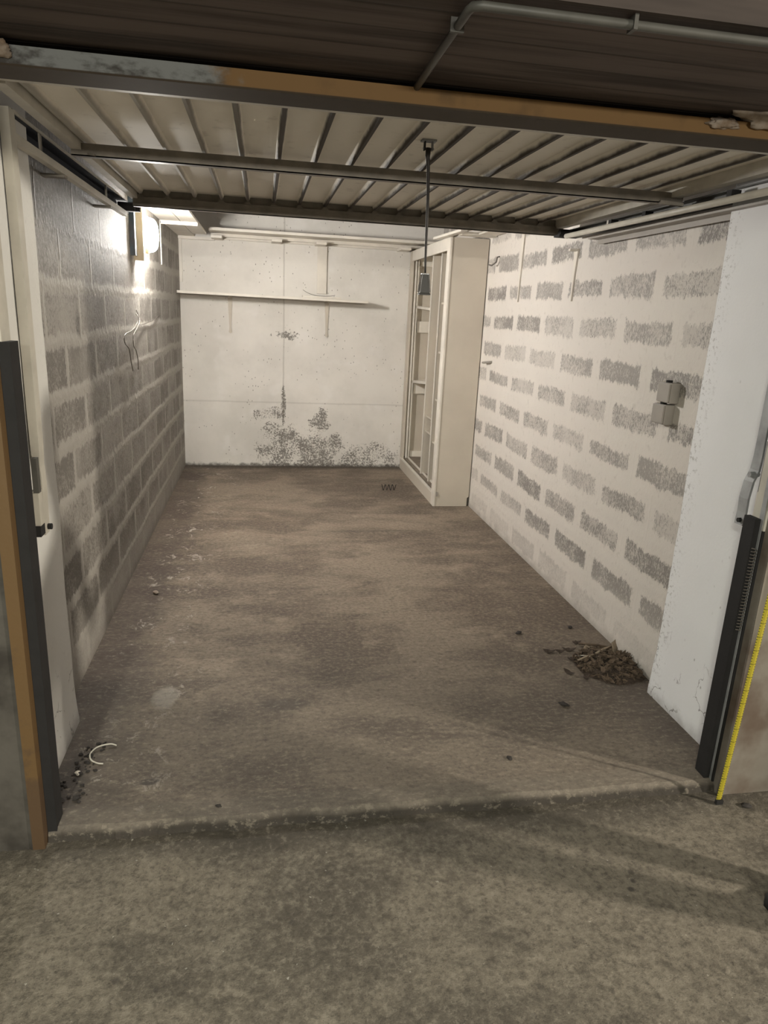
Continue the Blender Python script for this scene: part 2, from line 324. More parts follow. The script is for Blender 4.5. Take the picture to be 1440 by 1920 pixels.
# ------------------------------------------------------------------ mesh helpers
class MB:
    def __init__(s): s.bm = bmesh.new()
    def box(s, x0, x1, y0, y1, z0, z1, bev=0.0):
        r = bmesh.ops.create_cube(s.bm, size=1)
        for v in r['verts']:
            v.co = Vector((x0 + (v.co.x + .5) * (x1 - x0), y0 + (v.co.y + .5) * (y1 - y0), z0 + (v.co.z + .5) * (z1 - z0)))
        if bev:
            es = {e for v in r['verts'] for e in v.link_edges}
            bmesh.ops.bevel(s.bm, geom=list(es), offset=bev, segments=2, affect='EDGES', profile=0.7)
        return s
    def hexa(s, pts):   # 8 points, bottom 4 then top 4
        v = [s.bm.verts.new(p) for p in pts]
        for f in ((3, 2, 1, 0), (4, 5, 6, 7), (0, 1, 5, 4), (1, 2, 6, 5), (2, 3, 7, 6), (3, 0, 4, 7)): s.bm.faces.new([v[i] for i in f])
        return s
    def bar(s, a, b, w, h, up=(0, 0, 1)):
        a, b = Vector(a), Vector(b); d = (b - a).normalized(); u = Vector(up); sd = d.cross(u)
        if sd.length < 1e-4: sd = d.cross(Vector((1, 0, 0)))
        sd.normalize(); u = sd.cross(d).normalized()
        P = []
        for p in (a, b):
            P += [p - sd * w / 2 - u * h / 2, p + sd * w / 2 - u * h / 2, p + sd * w / 2 + u * h / 2, p - sd * w / 2 + u * h / 2]
        return s.hexa([P[0], P[1], P[2], P[3], P[4], P[5], P[6], P[7]])
    def tube(s, pts, r, seg=10, cap=True):
        pts = [Vector(p) for p in pts]; rings = []
        rr = r if isinstance(r, (list, tuple)) else [r] * len(pts)
        up = Vector((0.123, 0.31, 0.94)).normalized()
        for i, p in enumerate(pts):
            d = ((pts[min(i + 1, len(pts) - 1)]) - pts[max(i - 1, 0)]).normalized()
            a = d.cross(up)
            if a.length < 1e-3: a = d.cross(Vector((1, 0, 0)))
            a.normalize(); b = d.cross(a)
            rings.append([s.bm.verts.new(p + (a * math.cos(t) + b * math.sin(t)) * rr[i]) for t in [2 * math.pi * k / seg for k in range(seg)]])
        for A, B in zip(rings, rings[1:]):
            for k in range(seg): s.bm.faces.new([A[k], A[(k + 1) % seg], B[(k + 1) % seg], B[k]])
        if cap:
            s.bm.faces.new(rings[0][::-1]); s.bm.faces.new(rings[-1])
        return s
    def prism(s, poly, axis, a, b):   # poly of 2D points in the plane of the other two axes
        def mk(p, t):
            return {'x': (t, p[0], p[1]), 'y': (p[0], t, p[1]), 'z': (p[0], p[1], t)}[axis]
        A = [s.bm.verts.new(mk(p, a)) for p in poly]; B = [s.bm.verts.new(mk(p, b)) for p in poly]
        n = len(poly)
        for k in range(n): s.bm.faces.new([A[k], A[(k + 1) % n], B[(k + 1) % n], B[k]])
        s.bm.faces.new(A[::-1]); s.bm.faces.new(B); return s
    def loft(s, rings, cap=True):
        R = [[s.bm.verts.new(p) for p in r] for r in rings]; n = len(R[0])
        for A, B in zip(R, R[1:]):
            for k in range(n): s.bm.faces.new([A[k], A[(k + 1) % n], B[(k + 1) % n], B[k]])
        if cap: s.bm.faces.new(R[0][::-1]); s.bm.faces.new(R[-1])
        return s
    def build(s, name, mat, parent=None, smooth=False, origin=None):
        bmesh.ops.recalc_face_normals(s.bm, faces=s.bm.faces)
        me = bpy.data.meshes.new(name)
        if origin is not None:
            bmesh.ops.translate(s.bm, verts=s.bm.verts, vec=-Vector(origin))
        s.bm.to_mesh(me); s.bm.free()
        if smooth:
            for p in me.polygons: p.use_smooth = True
        o = bpy.data.objects.new(name, me); C.objects.link(o)
        me.materials.append(M[mat] if isinstance(mat, str) else mat)
        if parent is not None:
            o.parent = parent
            o.location = -Vector(parent.location) if origin is None else Vector(origin) - Vector(parent.location)
        elif origin is not None: o.location = origin
        return o
def struct(name, mb, mat):
    o = mb.build(name, mat); o['kind'] = 'structure'; return o
def tag(o, label, cat, group=None, kind=None):
    o['label'] = label; o['category'] = cat
    if group: o['group'] = group
    if kind: o['kind'] = kind
    return o
def thing(name, label, cat, loc, group=None):
    o = bpy.data.objects.new(name, None); C.objects.link(o); o.location = loc; o.empty_display_size = 0.1
    return tag(o, label, cat, group)

# ------------------------------------------------------------------ the setting
XL, XR, YB = -0.775, 1.787, 7.26
ZC = 2.55
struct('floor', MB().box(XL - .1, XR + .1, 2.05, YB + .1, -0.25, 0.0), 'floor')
struct('floor.001', MB().box(-7, 8, -4.6, 2.3, -0.30, -0.04), 'drive')
# threshold: a trowelled lip with a ragged front edge
mb = MB(); N = 150; rings = []
for i in range(N + 1):
    x = -0.66 + (1.66 + 0.66) * i / N
    e = 0.012 * noise.noise(Vector((x * 6, 0, 0))) + 0.006 * noise.noise(Vector((x * 28, 3, 0)))
    zt = 0.0015 + 0.003 * noise.noise(Vector((x * 5, 7, 0)))
    y0 = 1.957 + e
    rings.append([(x, y0 - 0.012 - abs(e), -0.06), (x, y0, -0.012 + e * .4), (x, y0 + 0.014, zt), (x, 2.035, 0.003), (x, 2.075, 0.0008), (x, 2.075, -0.06)])
struct('trim_1', mb.loft(rings), 'floor')
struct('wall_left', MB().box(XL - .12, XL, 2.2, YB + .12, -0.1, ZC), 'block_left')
struct('wall_right', MB().box(XR, XR + .12, 2.2, YB + .12, -0.1, ZC), 'block_right')
struct('wall_back', MB().box(XL - .12, XR + .12, YB, YB + .12, -0.1, ZC), 'back')
struct('ceiling', MB().box(XL - .12, XR + .12, 2.1, YB + .12, ZC, ZC + .1), 'ceil')
def pier(name, x0, x1, inner, mat):
    # door pier whose garage face has a hand-plastered, slightly wavy outline
    mb = MB(); rings = []; n = 40
    for i in range(n + 1):
        z = -0.1 + (2.3 + 0.1) * i / n
        w1 = 0.010 * noise.noise(Vector((z * 3, inner, 0))) + 0.004 * noise.noise(Vector((z * 17, inner, 5)))
        w2 = 0.004 * noise.noise(Vector((z * 4, 9, inner)))
        flare = 0.02 * max(0, 1 - z / 0.25) ** 2 if z > 0 else 0.02
        s = 1 if inner > 0.5 else -1
        xi = inner + w2 - s * flare * 0.6
        rings.append([(x0, 2.0, z), (xi, 2.0, z), (xi, 2.57 + w1, z), (xi + s * 0.02, 2.60 + w1, z), (x0, 2.60, z)])
    return struct(name, mb.loft(rings), mat)
pier('trim_2', -0.90, -0.72, -0.72, 'pier_left')
pier('trim_3', 1.92, 1.73, 1.73, 'pier_right')
struct('wall_front', MB().box(-7, -0.697, 1.93, 2.0, -0.04, 2.75), 'concrete')
struct('wall_front.001', MB().box(1.652, 8, 1.93, 2.0, -0.04, 2.75), 'concrete_brown')
struct('trim_4', MB().box(-7, 8, 1.42, 2.2, 2.165, 2.80), 'soffit')          # low lintel beam over the doorway
struct('ceiling.001', MB().box(-7, 8, -4.6, 1.45, 2.75, 2.85), 'concrete')
struct('wall_rear', MB().box(-7, 8, -4.7, -4.6, -0.04, 2.8), 'concrete')

# steel door frame
o = thing('door_frame', 'steel door frame round the opening, ochre paint on left post, rusty bare strip over the doorway', 'door frame', (0.5, 1.95, -0.04))
MB().box(-0.697, -0.662, 1.925, 1.99, -0.04, 2.15).build('frame_post', 'ochre', o)['label'] = 'ochre painted left post'
MB().box(-0.668, -0.634, 1.962, 2.03, -0.04, 1.484).build('channel', 'darksteel', o)
MB().box(-0.672, -0.652, 1.962, 2.03, 1.484, 2.10).build('cover_plate', 'door_trim', o)
MB().box(1.640, 1.656, 1.922, 1.99, -0.04, 2.15).build('frame_post', 'concrete_brown', o)
MB().box(1.606, 1.628, 1.975, 2.03, -0.01, 1.0).build('channel', 'darksteel', o)
MB().box(1.6275, 1.629, 1.965, 1.985, -0.01, 2.1).build('edge_strip', 'steel', o)
MB().box(1.630, 1.642, 1.962, 2.02, -0.03, 0.96).build('channel', 'darksteel', o)
MB().box(1.632, 1.644, 1.962, 2.02, 0.962, 2.1).build('cover_plate', 'door_trim', o)
MB().box(-0.70, 1.68, 1.945, 2.06, 2.105, 2.148).build('header', 'header', o)
MB().tube([(1.617 + 0.009 * math.cos(i * 1.05), 1.966 + 0.009 * math.sin(i * 1.05), 0.60 + 0.0019 * i) for i in range(160)], 0.0016, 5).build('counter_spring', 'wire', o)

def foam(loc, sx, sy, sz, seed):
    bm = bmesh.new(); bmesh.ops.create_icosphere(bm, subdivisions=4, radius=1)
    for v in bm.verts:
        d = 1 + 0.45 * noise.noise(v.co * 1.8 + Vector((seed, 0, 0))) + 0.18 * noise.noise(v.co * 5 + Vector((seed, 3, 0)))
        v.co = Vector((v.co.x * sx, v.co.y * sy, v.co.z * sz)) * d
    mb = MB(); mb.bm.free(); mb.bm = bm
    o = mb.build('foam_blob', 'foam', None, True); o.location = loc; return o
tag(foam((-0.60, 1.94, 2.138), 0.035, 0.03, 0.022, 1), 'brown lump of expanding foam over the top left door corner', 'foam')
tag(foam((1.40, 1.935, 2.165), 0.12, 0.04, 0.030, 5), 'pale lump of expanding foam over the top right door corner', 'foam')
tag(foam((1.24, 1.94, 2.137), 0.045, 0.014, 0.014, 9), 'small foam smear on the ochre header left of the pale foam lump', 'foam')

# ------------------------------------------------------------------ the raised up-and-over door
o = thing('garage_door', 'cream ribbed steel up-and-over door raised flat under the ceiling', 'garage door', (0.52, 3.1, 2.11))
prof = [(-0.655, 2.150)]
for k in range(-3, 14):
    c = -0.207 + 0.1355 * k
    prof += [(c - 0.013, 2.150), (c - 0.005, 2.128), (c + 0.005, 2.128), (c + 0.013, 2.150)]
prof += [(1.690, 2.150)]
prof += [(x, z + 0.004) for x, z in prof[::-1]]
MB().prism(prof, 'y', 2.10, 4.07).build('door_panel', 'door', o)
MB().box(-0.662, -0.628, 2.10, 4.07, 2.104, 2.150).build('side_rail', 'door_trim', o)
MB().box(1.652, 1.695, 2.10, 4.07, 2.106, 2.150).build('side_rail', 'door_trim', o)
MB().box(-0.66, 1.69, 2.075, 2.100, 2.110, 2.155).build('front_rail', 'door_trim', o)
def crossbar(y, z0, z1, x0, x1, nm):
    mb = MB(); mb.box(x0, x1, y, y + 0.004, z0, z1); mb.box(x0, x1, y, y + (0.035 if nm == 'cross_bar' else 0.021), z0, z0 + 0.004)
    return mb.build(nm, 'bar', o)
crossbar(2.87, 2.084, 2.126, -0.663, 1.706, 'cross_bar')
crossbar(4.05, 2.066, 2.114, -0.652, 1.695, 'rear_rail')
mb = MB()
for k in range(-3, 14):
    c = -0.207 + 0.1355 * k; mb.prism([(c - 0.02, 2.112), (c + 0.02, 2.112), (c + 0.006, 2.130), (c - 0.006, 2.130)], 'y', 4.046, 4.052)
mb.build('seal_strip', 'bar', o)
MB().box(-0.652, 1.695, 4.071, 4.075, 2.066, 2.158).build('rear_light_stop', 'bar', o)  # added plate, stops lamp light spilling over the rear rail
MB().bar((-0.66, 2.90, 2.10), (-0.58, 2.87, 2.088), 0.02, 0.006).build('corner_bracket', 'bar', o)
MB().bar((1.60, 2.865, 2.086), (1.695, 2.85, 2.078), 0.02, 0.012).build('corner_bracket', 'bar', o)

# pull cord hanging from the door
o = thing('pull_cord', 'long dark pull cord hanging from the raised door with a metal-edged grip', 'pull cord', (0.54, 2.48, 2.15))
CX, CY = 0.540, 2.48
MB().box(CX - .024, CX + .024, CY - .016, CY + .016, 2.144, 2.1495).build('mounting_plate', 'steel', o)
MB().box(CX - .015, CX - .011, CY - .010, CY + .010, 2.118, 2.144).build('hanger_lug', 'darksteel', o)
MB().box(CX + .011, CX + .015, CY - .010, CY + .010, 2.118, 2.144).build('hanger_lug', 'steel', o)
MB().tube([(CX - .018, CY, 2.124), (CX + .018, CY, 2.124)], 0.003, 8).build('pin', 'steel', o)
MB().tube([(CX + 0.016 * t + 0.002 * math.sin(5 * t), CY, 2.112 - 0.375 * t) for t in [i / 14 for i in range(15)]], [0.0062 - 0.0028 * i / 14 for i in range(15)], 8).build('cord', 'cord', o, True)
MB().tube([(CX, CY, 2.126), (CX - .001, CY, 2.100), (CX, CY, 2.075)], [0.009, 0.008, 0.004], 8).build('knot', 'cord', o, True)
gx, gy, gz0 = 0.5535, CY, 1.665
mb = MB(); mb.loft([[(gx + sx * a, gy + sy * a * 0.8, gz0 + z) for sx, sy in ((-1, -1), (1, -1), (1, 1), (-1, 1))] for z, a in ((0, 0.0195), (.004, 0.0200), (.007, 0.0165), (.066, 0.0100), (.069, 0.009))])
mb.build('grip', 'grip', o)
mb = MB()
for sx in (-1, 1):
    for sy in (-1, 1):
        mb.bar((gx + sx * 0.0185, gy + sy * .014, gz0 + .008), (gx + sx * 0.0118, gy + sy * .0095, gz0 + .068), 0.0028, 0.0028)
mb.box(gx - .0125, gx + .0125, gy - .0105, gy + .0105, gz0 + .0665, gz0 + .0705)
mb.build('metal_edging', 'chrome', o)

# door tracks with guide tubes
def channel(x0, x1, y0, y1, z0, z1, opening, t=0.004):
    mb = MB(); mb.box(x0, x1, y0, y1, z0, z0 + t); mb.box(x0, x1, y0, y1, z1 - t, z1)
    if opening > 0: mb.box(x0, x0 + t, y0, y1, z0, z1)
    else: mb.box(x1 - t, x1, y0, y1, z0, z1)
    return mb
o = thing('door_track', 'left overhead door track, dark channel with a beige lower edge', 'door track', (-0.74, 3.2, 2.05))
channel(-0.752, -0.700, 2.36, 4.20, 2.046, 2.104, 1).build('channel', 'blueblack', o)
MB().box(-0.718, -0.694, 2.37, 4.12, 2.022, 2.046).build('edge_tube', 'door_trim', o)
MB().box(-0.70, -0.694, 2.36, 4.0, 2.098, 2.106).build('top_lip', 'door_trim', o)
for y in (2.62, 3.62): MB().box(-0.702, -0.696, y, y + .018, 2.046, 2.104).build('tie_strap', 'bar', o)
MB().tube([(-0.745, 4.16, 2.075), (-0.66, 4.16, 2.075)], 0.022, 14).build('roller', 'darksteel', o)
MB().box(-0.73, -0.64, 4.18, 4.215, 2.055, 2.09).build('end_bracket', 'darksteel', o)
MB().box(XL, -0.695, 2.89, 2.93, 2.012, 2.022).build('wall_bracket', 'bar', o)
MB().box(XL, -0.695, 3.70, 3.74, 2.012, 2.022).build('wall_bracket', 'bar', o)
o = thing('door_track', 'right overhead door track with a round cream guide tube', 'door track', (1.73, 3.2, 2.0))
channel(1.712, 1.752, 2.20, 4.00, 2.052, 2.098, -1).build('channel', 'pvc', o)
MB().tube([(1.665, 2.15, 2.047), (1.665, 2.9, 2.050), (1.665, 3.93, 2.054)], 0.013, 12).build('guide_tube', 'door_trim', o, True)
MB().box(1.700, 1.762, 2.30, 3.72, 2.022, 2.030).build('angle_iron', 'boxgrey', o)
MB().box(1.758, 1.7635, 2.30, 3.72, 2.000, 2.030).build('angle_iron', 'boxgrey', o)
for y in (2.50, 3.1, 3.42): MB().box(1.672, 1.71, y, y + .03, 2.058, 2.085).build('clip', 'darksteel', o)
MB().box(1.688, 1.7, 3.46, 3.50, 2.055, 2.09).build('clip', 'white', o)
MB().tube([(1.64, 3.97, 2.072), (1.745, 3.97, 2.072)], 0.022, 14).build('roller', 'darksteel', o)
MB().box(1.63, 1.71, 3.94, 4.02, 2.052, 2.064).build('end_bracket', 'darksteel', o)

# lever arms at the posts
o = thing('lever_arm', 'long cream lever arm with a pinched lower end, hanging beside the left post', 'lever arm', (-0.70, 2.3, 0.85))
mb = MB(); rings = []
for z, hw, hx, xo in ((2.10, .025, .013, 0), (1.7, .025, .013, 0), (1.25, .025, .013, 0), (1.12, .025, .012, 0), (1.08, .024, .006, .004), (1.05, .024, .004, .008), (1.0, .026, .010, .002), (0.93, .026, .012, -.002), (0.87, .024, .012, -.002), (0.853, .022, .011, -.002)):
    yc = 2.335; rings.append([(-0.703 + xo - hx, yc - hw, z), (-0.703 + xo + hx, yc - hw, z), (-0.703 + xo + hx, yc + hw, z), (-0.703 + xo - hx, yc + hw, z)])
mb.loft(rings).build('arm', 'door_trim', o)
MB().box(-0.722, -0.690, 2.255, 2.30, 0.865, 0.90).build('pivot_pin', 'darksteel', o)
MB().box(-0.708, -0.690, 2.262, 2.302, 0.90, 1.01).build('pivot_plate', 'door_trim', o)
MB().box(-0.700, -0.684, 2.250, 2.275, 1.01, 1.12).build('slotted_bracket', 'pvc', o)
MB().tube([(-0.735, 2.34, 0.875), (-0.68, 2.34, 0.875)], 0.010, 8).build('bolt', 'darksteel', o)
o = thing('lever_arm', 'galvanised lever arm with bent lower end beside the right post', 'lever arm', (1.68, 2.08, 0.94))
mb = MB(); rings = []
for z, xo, hy in ((2.08, 0.0, .020), (1.25, .000, .020), (1.19, 0.0, .021), (1.14, -.003, .022), (1.10, -.018, .023), (1.04, -.024, .023), (0.99, -.022, .022), (0.955, -.024, .022), (0.945, -.026, .021)):
    rings.append([(1.672 + xo - .004, 2.10 - hy, z), (1.672 + xo + .004, 2.10 - hy, z), (1.672 + xo + .004, 2.10 + hy, z), (1.672 + xo - .004, 2.10 + hy, z)])
mb.loft(rings).build('arm', 'steel', o)
MB().box(1.662, 1.690, 2.045, 2.060, 0.943, 2.08).build('back_flange', 'pvc', o)
MB().box(1.652, 1.676, 2.03, 2.05, 0.975, 1.075).build('pivot_plate', 'white', o)
MB().tube([(1.645, 2.095, 1.125), (1.68, 2.095, 1.125)], 0.010, 6).build('bolt', 'steel', o)
MB().tube([(1.635, 2.095, 0.962), (1.70, 2.095, 0.962)], 0.009, 6).build('bolt', 'darksteel', o)

# conduit on the soffit
o = thing('conduit_pipe', 'grey electrical conduit clipped under the dark beam above the doorway', 'pipe', (0.5, 1.6, 2.15))
MB().tube([(0.385, 1.96, 2.148), (0.382, 1.70, 2.149), (0.381, 1.47, 2.149), (0.384, 1.45, 2.149), (0.40, 1.442, 2.149), (0.60, 1.442, 2.149), (0.95, 1.448, 2.151), (1.3, 1.446, 2.152), (7.5, 1.446, 2.152)], 0.0085, 12).build('tube', 'pvc', o, True)
for (x, y, rx) in ((0.381, 1.55, 1), (0.70, 1.445, 0), (1.6, 1.446, 0)):
    if rx: MB().box(x - .014, x + .014, y - .004, y + .004, 2.139, 2.166).build('clip', 'pvc', o)
    else: MB().box(x - .004, x + .004, y - .014, y + .014, 2.139, 2.166).build('clip', 'pvc', o)

# ------------------------------------------------------------------ left wall: lamp, trunking, shelf, wires
o = thing('bulkhead_lamp', 'glowing oval bulkhead wall lamp with a cream base high on the left wall', 'wall lamp', (XL, 5.0, 1.90))
def oval(x, cy, cz, ry, rz, p=2.6, n=40):
    r = []
    for k in range(n):
        t = 2 * math.pi * k / n; c, s_ = math.cos(t), math.sin(t)
        r.append((x, cy + ry * math.copysign(abs(c) ** (2 / p), c), cz + rz * math.copysign(abs(s_) ** (2 / p), s_)))
    return r
LY, LZ = 4.95, 2.005
MB().loft([oval(XL + d, LY, LZ, .068 * s_, .108 * s_) for d, s_ in ((0.0, 1.0), (0.012, 1.04), (0.062, 1.04), (0.068, 0.99))]).build('lamp_base', 'cream', o, True)
MB().loft([oval(XL + d, LY, LZ, .064 * s_, .104 * s_) for d, s_ in ((0.0675, 0.98), (0.08, 0.98), (0.098, 0.92), (0.11, 0.80), (0.119, 0.6), (0.124, 0.3), (0.125, 0.05))]).build('diffuser', 'lamp', o, True)
o = tag(MB().box(XL, XL + .030, 4.64, 4.70, 1.862, 2.30).build('blue_board', 'blue'), 'narrow blue-grey strip on the left wall, just in front of the lamp', 'wall strip')
o['label'] = 'narrow blue-grey upright strip on the left wall, just in front of the lamp'
o = thing('cable_trunking', 'white upright cable trunking running up the left wall beside the lamp', 'trunking', (XL, 4.83, 1.85))
MB().box(XL, XL + .056, 4.76, 4.815, 1.84, ZC).build('duct', 'cream', o)
MB().box(XL + .056, XL + .060, 4.765, 4.81, 1.84, ZC).build('cover', 'white', o)
o = tag(MB().box(XL, XL + .018, 4.90, 4.93, 2.10, ZC).build('cable_duct', 'cream'), 'thin cream cable duct rising from the top of the glowing lamp', 'cable duct')

def board(name, x0, x1, y0, y1, z0, z1, label, cat='board', group=None, mat='wood_white', bev=0.0015):
    org = ((x0 + x1) / 2, (y0 + y1) / 2, z0)
    return tag(MB().box(x0, x1, y0, y1, z0, z1, bev).build(name, mat, None, False, org), label, cat, group)
board('shelf_board', XL + .003, -0.622, 4.60, 7.24, 2.205, 2.223, 'white shelf plank high on the left wall, the one against the wall above the lamp', 'shelf plank')
board('shelf_board', -0.616, -0.492, 4.60, 6.95, 2.205, 2.223, 'white shelf plank high on the left, outer one facing the room', 'shelf plank')
def lbracket(y, label, x1=-0.49, zb=1.88):
    o = thing('shelf_bracket', label, 'shelf bracket', (XL, y, zb))
    MB().box(XL, XL + .008, y - .0125, y + .0125, zb, 2.2045).build('upright', 'white', o)
    MB().box(XL, x1, y - .0125, y + .0125, 2.178, 2.2045, 0.002).build('arm', 'white', o)
lbracket(6.0, 'white L-shaped bracket under the left shelf, right behind the glowing lamp')
o = thing('shelf_bracket', 'white L-shaped bracket in the back left corner under the left shelf', 'shelf bracket', (XL, 7.2, 1.8))
MB().box(-0.772, -0.745, 7.235, 7.259, 1.795, 2.205).build('upright', 'white', o)
MB().box(-0.772, -0.44, 7.21, 7.259, 2.180, 2.2045).build('arm', 'white', o)
# loose wires on the left wall
o = thing('hanging_wire', 'pair of thin bare wires sticking out of the left wall below the lamp', 'wire', (XL, 4.45, 1.22))
wx_ = XL + .02
MB().tube(smooth([(XL, 4.72, 1.525), (wx_, 4.68, 1.505), (wx_, 4.64, 1.47), (wx_, 4.45, 1.43), (wx_, 4.22, 1.415), (wx_, 4.20, 1.37), (wx_, 4.32, 1.33), (wx_, 4.36, 1.26), (wx_ + .005, 4.38, 1.20)], 4), 0.0028, 6).build('strand', 'wire', o, True)
MB().tube(smooth([(XL, 4.74, 1.55), (wx_ + .006, 4.70, 1.48), (wx_ + .01, 4.52, 1.43), (wx_ + .01, 4.42, 1.40), (wx_ + .01, 4.42, 1.34), (wx_, 4.55, 1.31), (wx_, 4.60, 1.25), (wx_, 4.60, 1.19)], 4), 0.0028, 6).build('strand', 'wire', o, True)
MB().tube(smooth([(XL, 5.75, 1.50), (XL + .008, 5.4, 1.47), (XL + .008, 5.0, 1.455), (wx_, 4.68, 1.455)], 4), 0.0022, 6).build('strand', 'wire', o, True)

# ------------------------------------------------------------------ back wall
o = thing('high_shelf', 'long narrow white shelf running high across the back wall', 'shelf', (0.6, 7.05, 2.21))
MB().hexa([(-0.47, 6.86, 2.238), (1.78, 6.85, 2.238), (1.78, 7.05, 2.238), (-0.47, 7.05, 2.238), (-0.47, 6.86, 2.262), (1.78, 6.85, 2.262), (1.78, 7.05, 2.262), (-0.47, 7.05, 2.262)]).build('plank', 'wood_white', o)
MB().box(-0.47, 1.76, 7.06, 7.258, 2.240, 2.258).build('plank', 'wood_white', o)
MB().box(-0.47, 1.44, 7.225, 7.258, 2.195, 2.240).build('batten', 'wood_white', o)
MB().box(-0.47, 1.76, 7.15, 7.19, 2.212, 2.240).build('batten', 'wood_white', o)
for x in (-0.41, 0.14, 0.555, 1.37):
    MB().box(x - .05, x + .048, 7.02, 7.258, 2.188, 2.211).build('support_block', 'white', o)
o = tag(MB().box(0.535, 0.628, 7.236, 7.258, 1.75, 2.19, 0.001).build('upright_board', 'wood_white'), 'white upright board on the back wall between the two shelves', 'upright board')
SH = 'white'
board('wall_shelf', XL + .004, 1.015, 6.955, 7.257, 1.682, 1.705, 'long white wall shelf at mid height on the back wall', 'shelf', None, 'wood_white', 0.002)
bo = bpy.data.objects['wall_shelf']; bo.rotation_euler = (0, math.radians(0.35), 0)
def vbracket(x, label):
    o = thing('shelf_bracket', label, 'shelf bracket', (x, YB, 1.34))
    zt = 1.681 - 0.006 * (x - 0.1)
    MB().loft([[(x - w, YB - .012, z), (x + w, YB - .012, z), (x + w, YB - .001, z), (x - w, YB - .001, z)] for z, w in ((1.345, .012), (1.37, .012), (1.39, .009), (zt, .022))]).build('upright', 'cab', o)
    MB().loft([[(x - w, y, zt - .014), (x + w, y, zt - .014), (x + w, y, zt), (x - w, y, zt)] for y, w in ((7.05, .010), (YB - .002, .020))]).build('arm', 'cab', o)
    MB().tube([(x, YB - .016, 1.352), (x, YB - .004, 1.352)], 0.016, 12).build('end_disc', 'cab', o)
vbracket(-0.305, 'white metal bracket under the back wall shelf, the left one')
vbracket(0.640, 'white metal bracket under the back wall shelf, the right one')
board('offcut_board', 0.385, 0.755, 7.03, 7.13, 1.7045, 1.722, 'short white board offcut lying on the back wall shelf', 'board', None, 'wood_white', 0.001)
tag(MB().tube(smooth([(0.39, 7.10, 1.775), (0.43, 7.10, 1.752), (0.48, 7.10, 1.735), (0.53, 7.08, 1.726), (0.60, 7.08, 1.7255), (0.66, 7.08, 1.730), (0.70, 7.08, 1.738)]), 0.0022, 6).build('bent_wire', 'wire', None, True), 'bent grey wire lying on the short offcut on the back wall shelf', 'wire')

# ------------------------------------------------------------------ cabinet, tall and open fronted, back right corner
FX, Y0, Y1, ZT = 1.465, 5.70, 7.25, 2.195
o = thing('tall_cabinet', 'tall open beige cabinet without doors in the back right corner', 'cabinet', (1.62, 6.5, 0))
mb = MB(); mb.prism([(FX, 0.0), (1.765, 0.0), (1.765, 0.075), (1.779, 0.085), (1.779, ZT), (FX, ZT)], 'y', Y0, Y0 + .02); mb.build('side_panel', 'cab', o)
MB().box(FX, 1.779, Y1 - .02, Y1, 0, ZT).build('side_panel', 'cab', o)
MB().box(FX, 1.779, Y0 + .02, Y1 - .02, ZT - .02, ZT).build('top_panel', 'cab', o)
MB().box(FX + .02, 1.775, Y0 + .02, Y1 - .02, 0.115, 0.13).build('bottom_panel', 'dust', o)
MB().box(FX - .004, FX + .016, Y0 - .004, Y1 - .0, 0.0, 0.105).build('plinth', 'cab', o)
MB().box(FX - .008, FX + .012, Y0 + .07, Y1, 0.105, 0.122, 0.003).build('plinth_moulding', 'white', o)
MB().box(FX + .052, FX + .062, Y0 + .07, Y1 - .03, 0.13, 0.146).build('sliding_rail', 'white', o)
MB().box(FX - .006, FX + .016, Y0 - .006, Y0 + .085, 0.0, ZT, 0.008).build('front_stile', 'white', o)
MB().box(FX - .004, FX + .016, Y1 - .10, Y1, 0.122, ZT).build('front_stile', 'cab', o)
MB().box(FX - .004, FX + .016, Y0 + .085, Y1 - .10, 2.10, ZT).build('top_rail', 'white', o)
MB().box(FX + .03, FX + .046, Y1 - .112, Y1 - .095, 0.13, 2.17).build('inner_stile', 'white', o)
bk = MB().box(1.766, 1.776, Y0 + .02, Y1 - .02, 0.13, ZT - .02).build('back_panel', 'cab_in', o)
# far side lining: framed panel seen through the opening
def farframe():
    mb = MB(); y = Y1 - .032
    for z0, z1 in ((0.13, 0.19), (0.80, 0.90), (1.42, 1.53), (2.06, 2.17)): mb.box(1.55, 1.766, y - .012, y + .012, z0, z1)
    mb.box(1.535, 1.555, y - .012, y + .012, 0.13, 2.17); mb.box(1.735, 1.766, y - .012, y + .012, 0.13, 2.17)
    return mb
farframe().build('panel_frame', 'cab_in', o)
MB().box(1.500, 1.776, 6.395, 6.413, 0.13, 2.165).build('divider', 'cab', o)
MB().box(1.500, 1.776, 6.075, 6.093, 0.13, 2.165).build('divider', 'cab', o)
MB().box(1.495, 1.502, 6.393, 6.415, 0.13, 2.165).build('edge_strip', 'white', o)
MB().box(1.495, 1.502, 6.073, 6.095, 0.13, 2.165).build('edge_strip', 'white', o)
for z in (1.69, 1.28, 0.87, 0.49): MB().box(1.515, 1.766, 5.722, 6.073, z, z + .016).build('shelf', 'cab', o)
for z in (0.68, 0.54): MB().box(1.515, 1.766, 6.095, 6.393, z, z + .016).build('shelf', 'cab', o)
for z, t in ((1.645, 0.012), (0.945, -0.03)):
    MB().hexa([(1.53, 6.42, z - t), (1.766, 6.42, z), (1.766, 7.17, z), (1.53, 7.17, z + t), (1.53, 6.42, z - t + .024), (1.766, 6.42, z + .024), (1.766, 7.17, z + .024), (1.53, 7.17, z + t + .024)]).build('shelf', 'white', o)
MB().box(1.482, 1.500, Y0 - .007, Y0 - .002, 0.09, 0.128).build('hinge_plate', 'boxgrey', o)
def loose(name, a, b, w, h, label, mat='wood_white'):
    a, b = Vector(a), Vector(b); return tag(MB().bar(a, b, w, h).build(name, mat, None, False, (a + b) / 2), label, 'board')
loose('loose_plank', (1.42, 6.02, 2.207), (1.47, 5.35, 2.210), 0.05, 0.018, 'narrow white plank lying along the top front of the tall cabinet')
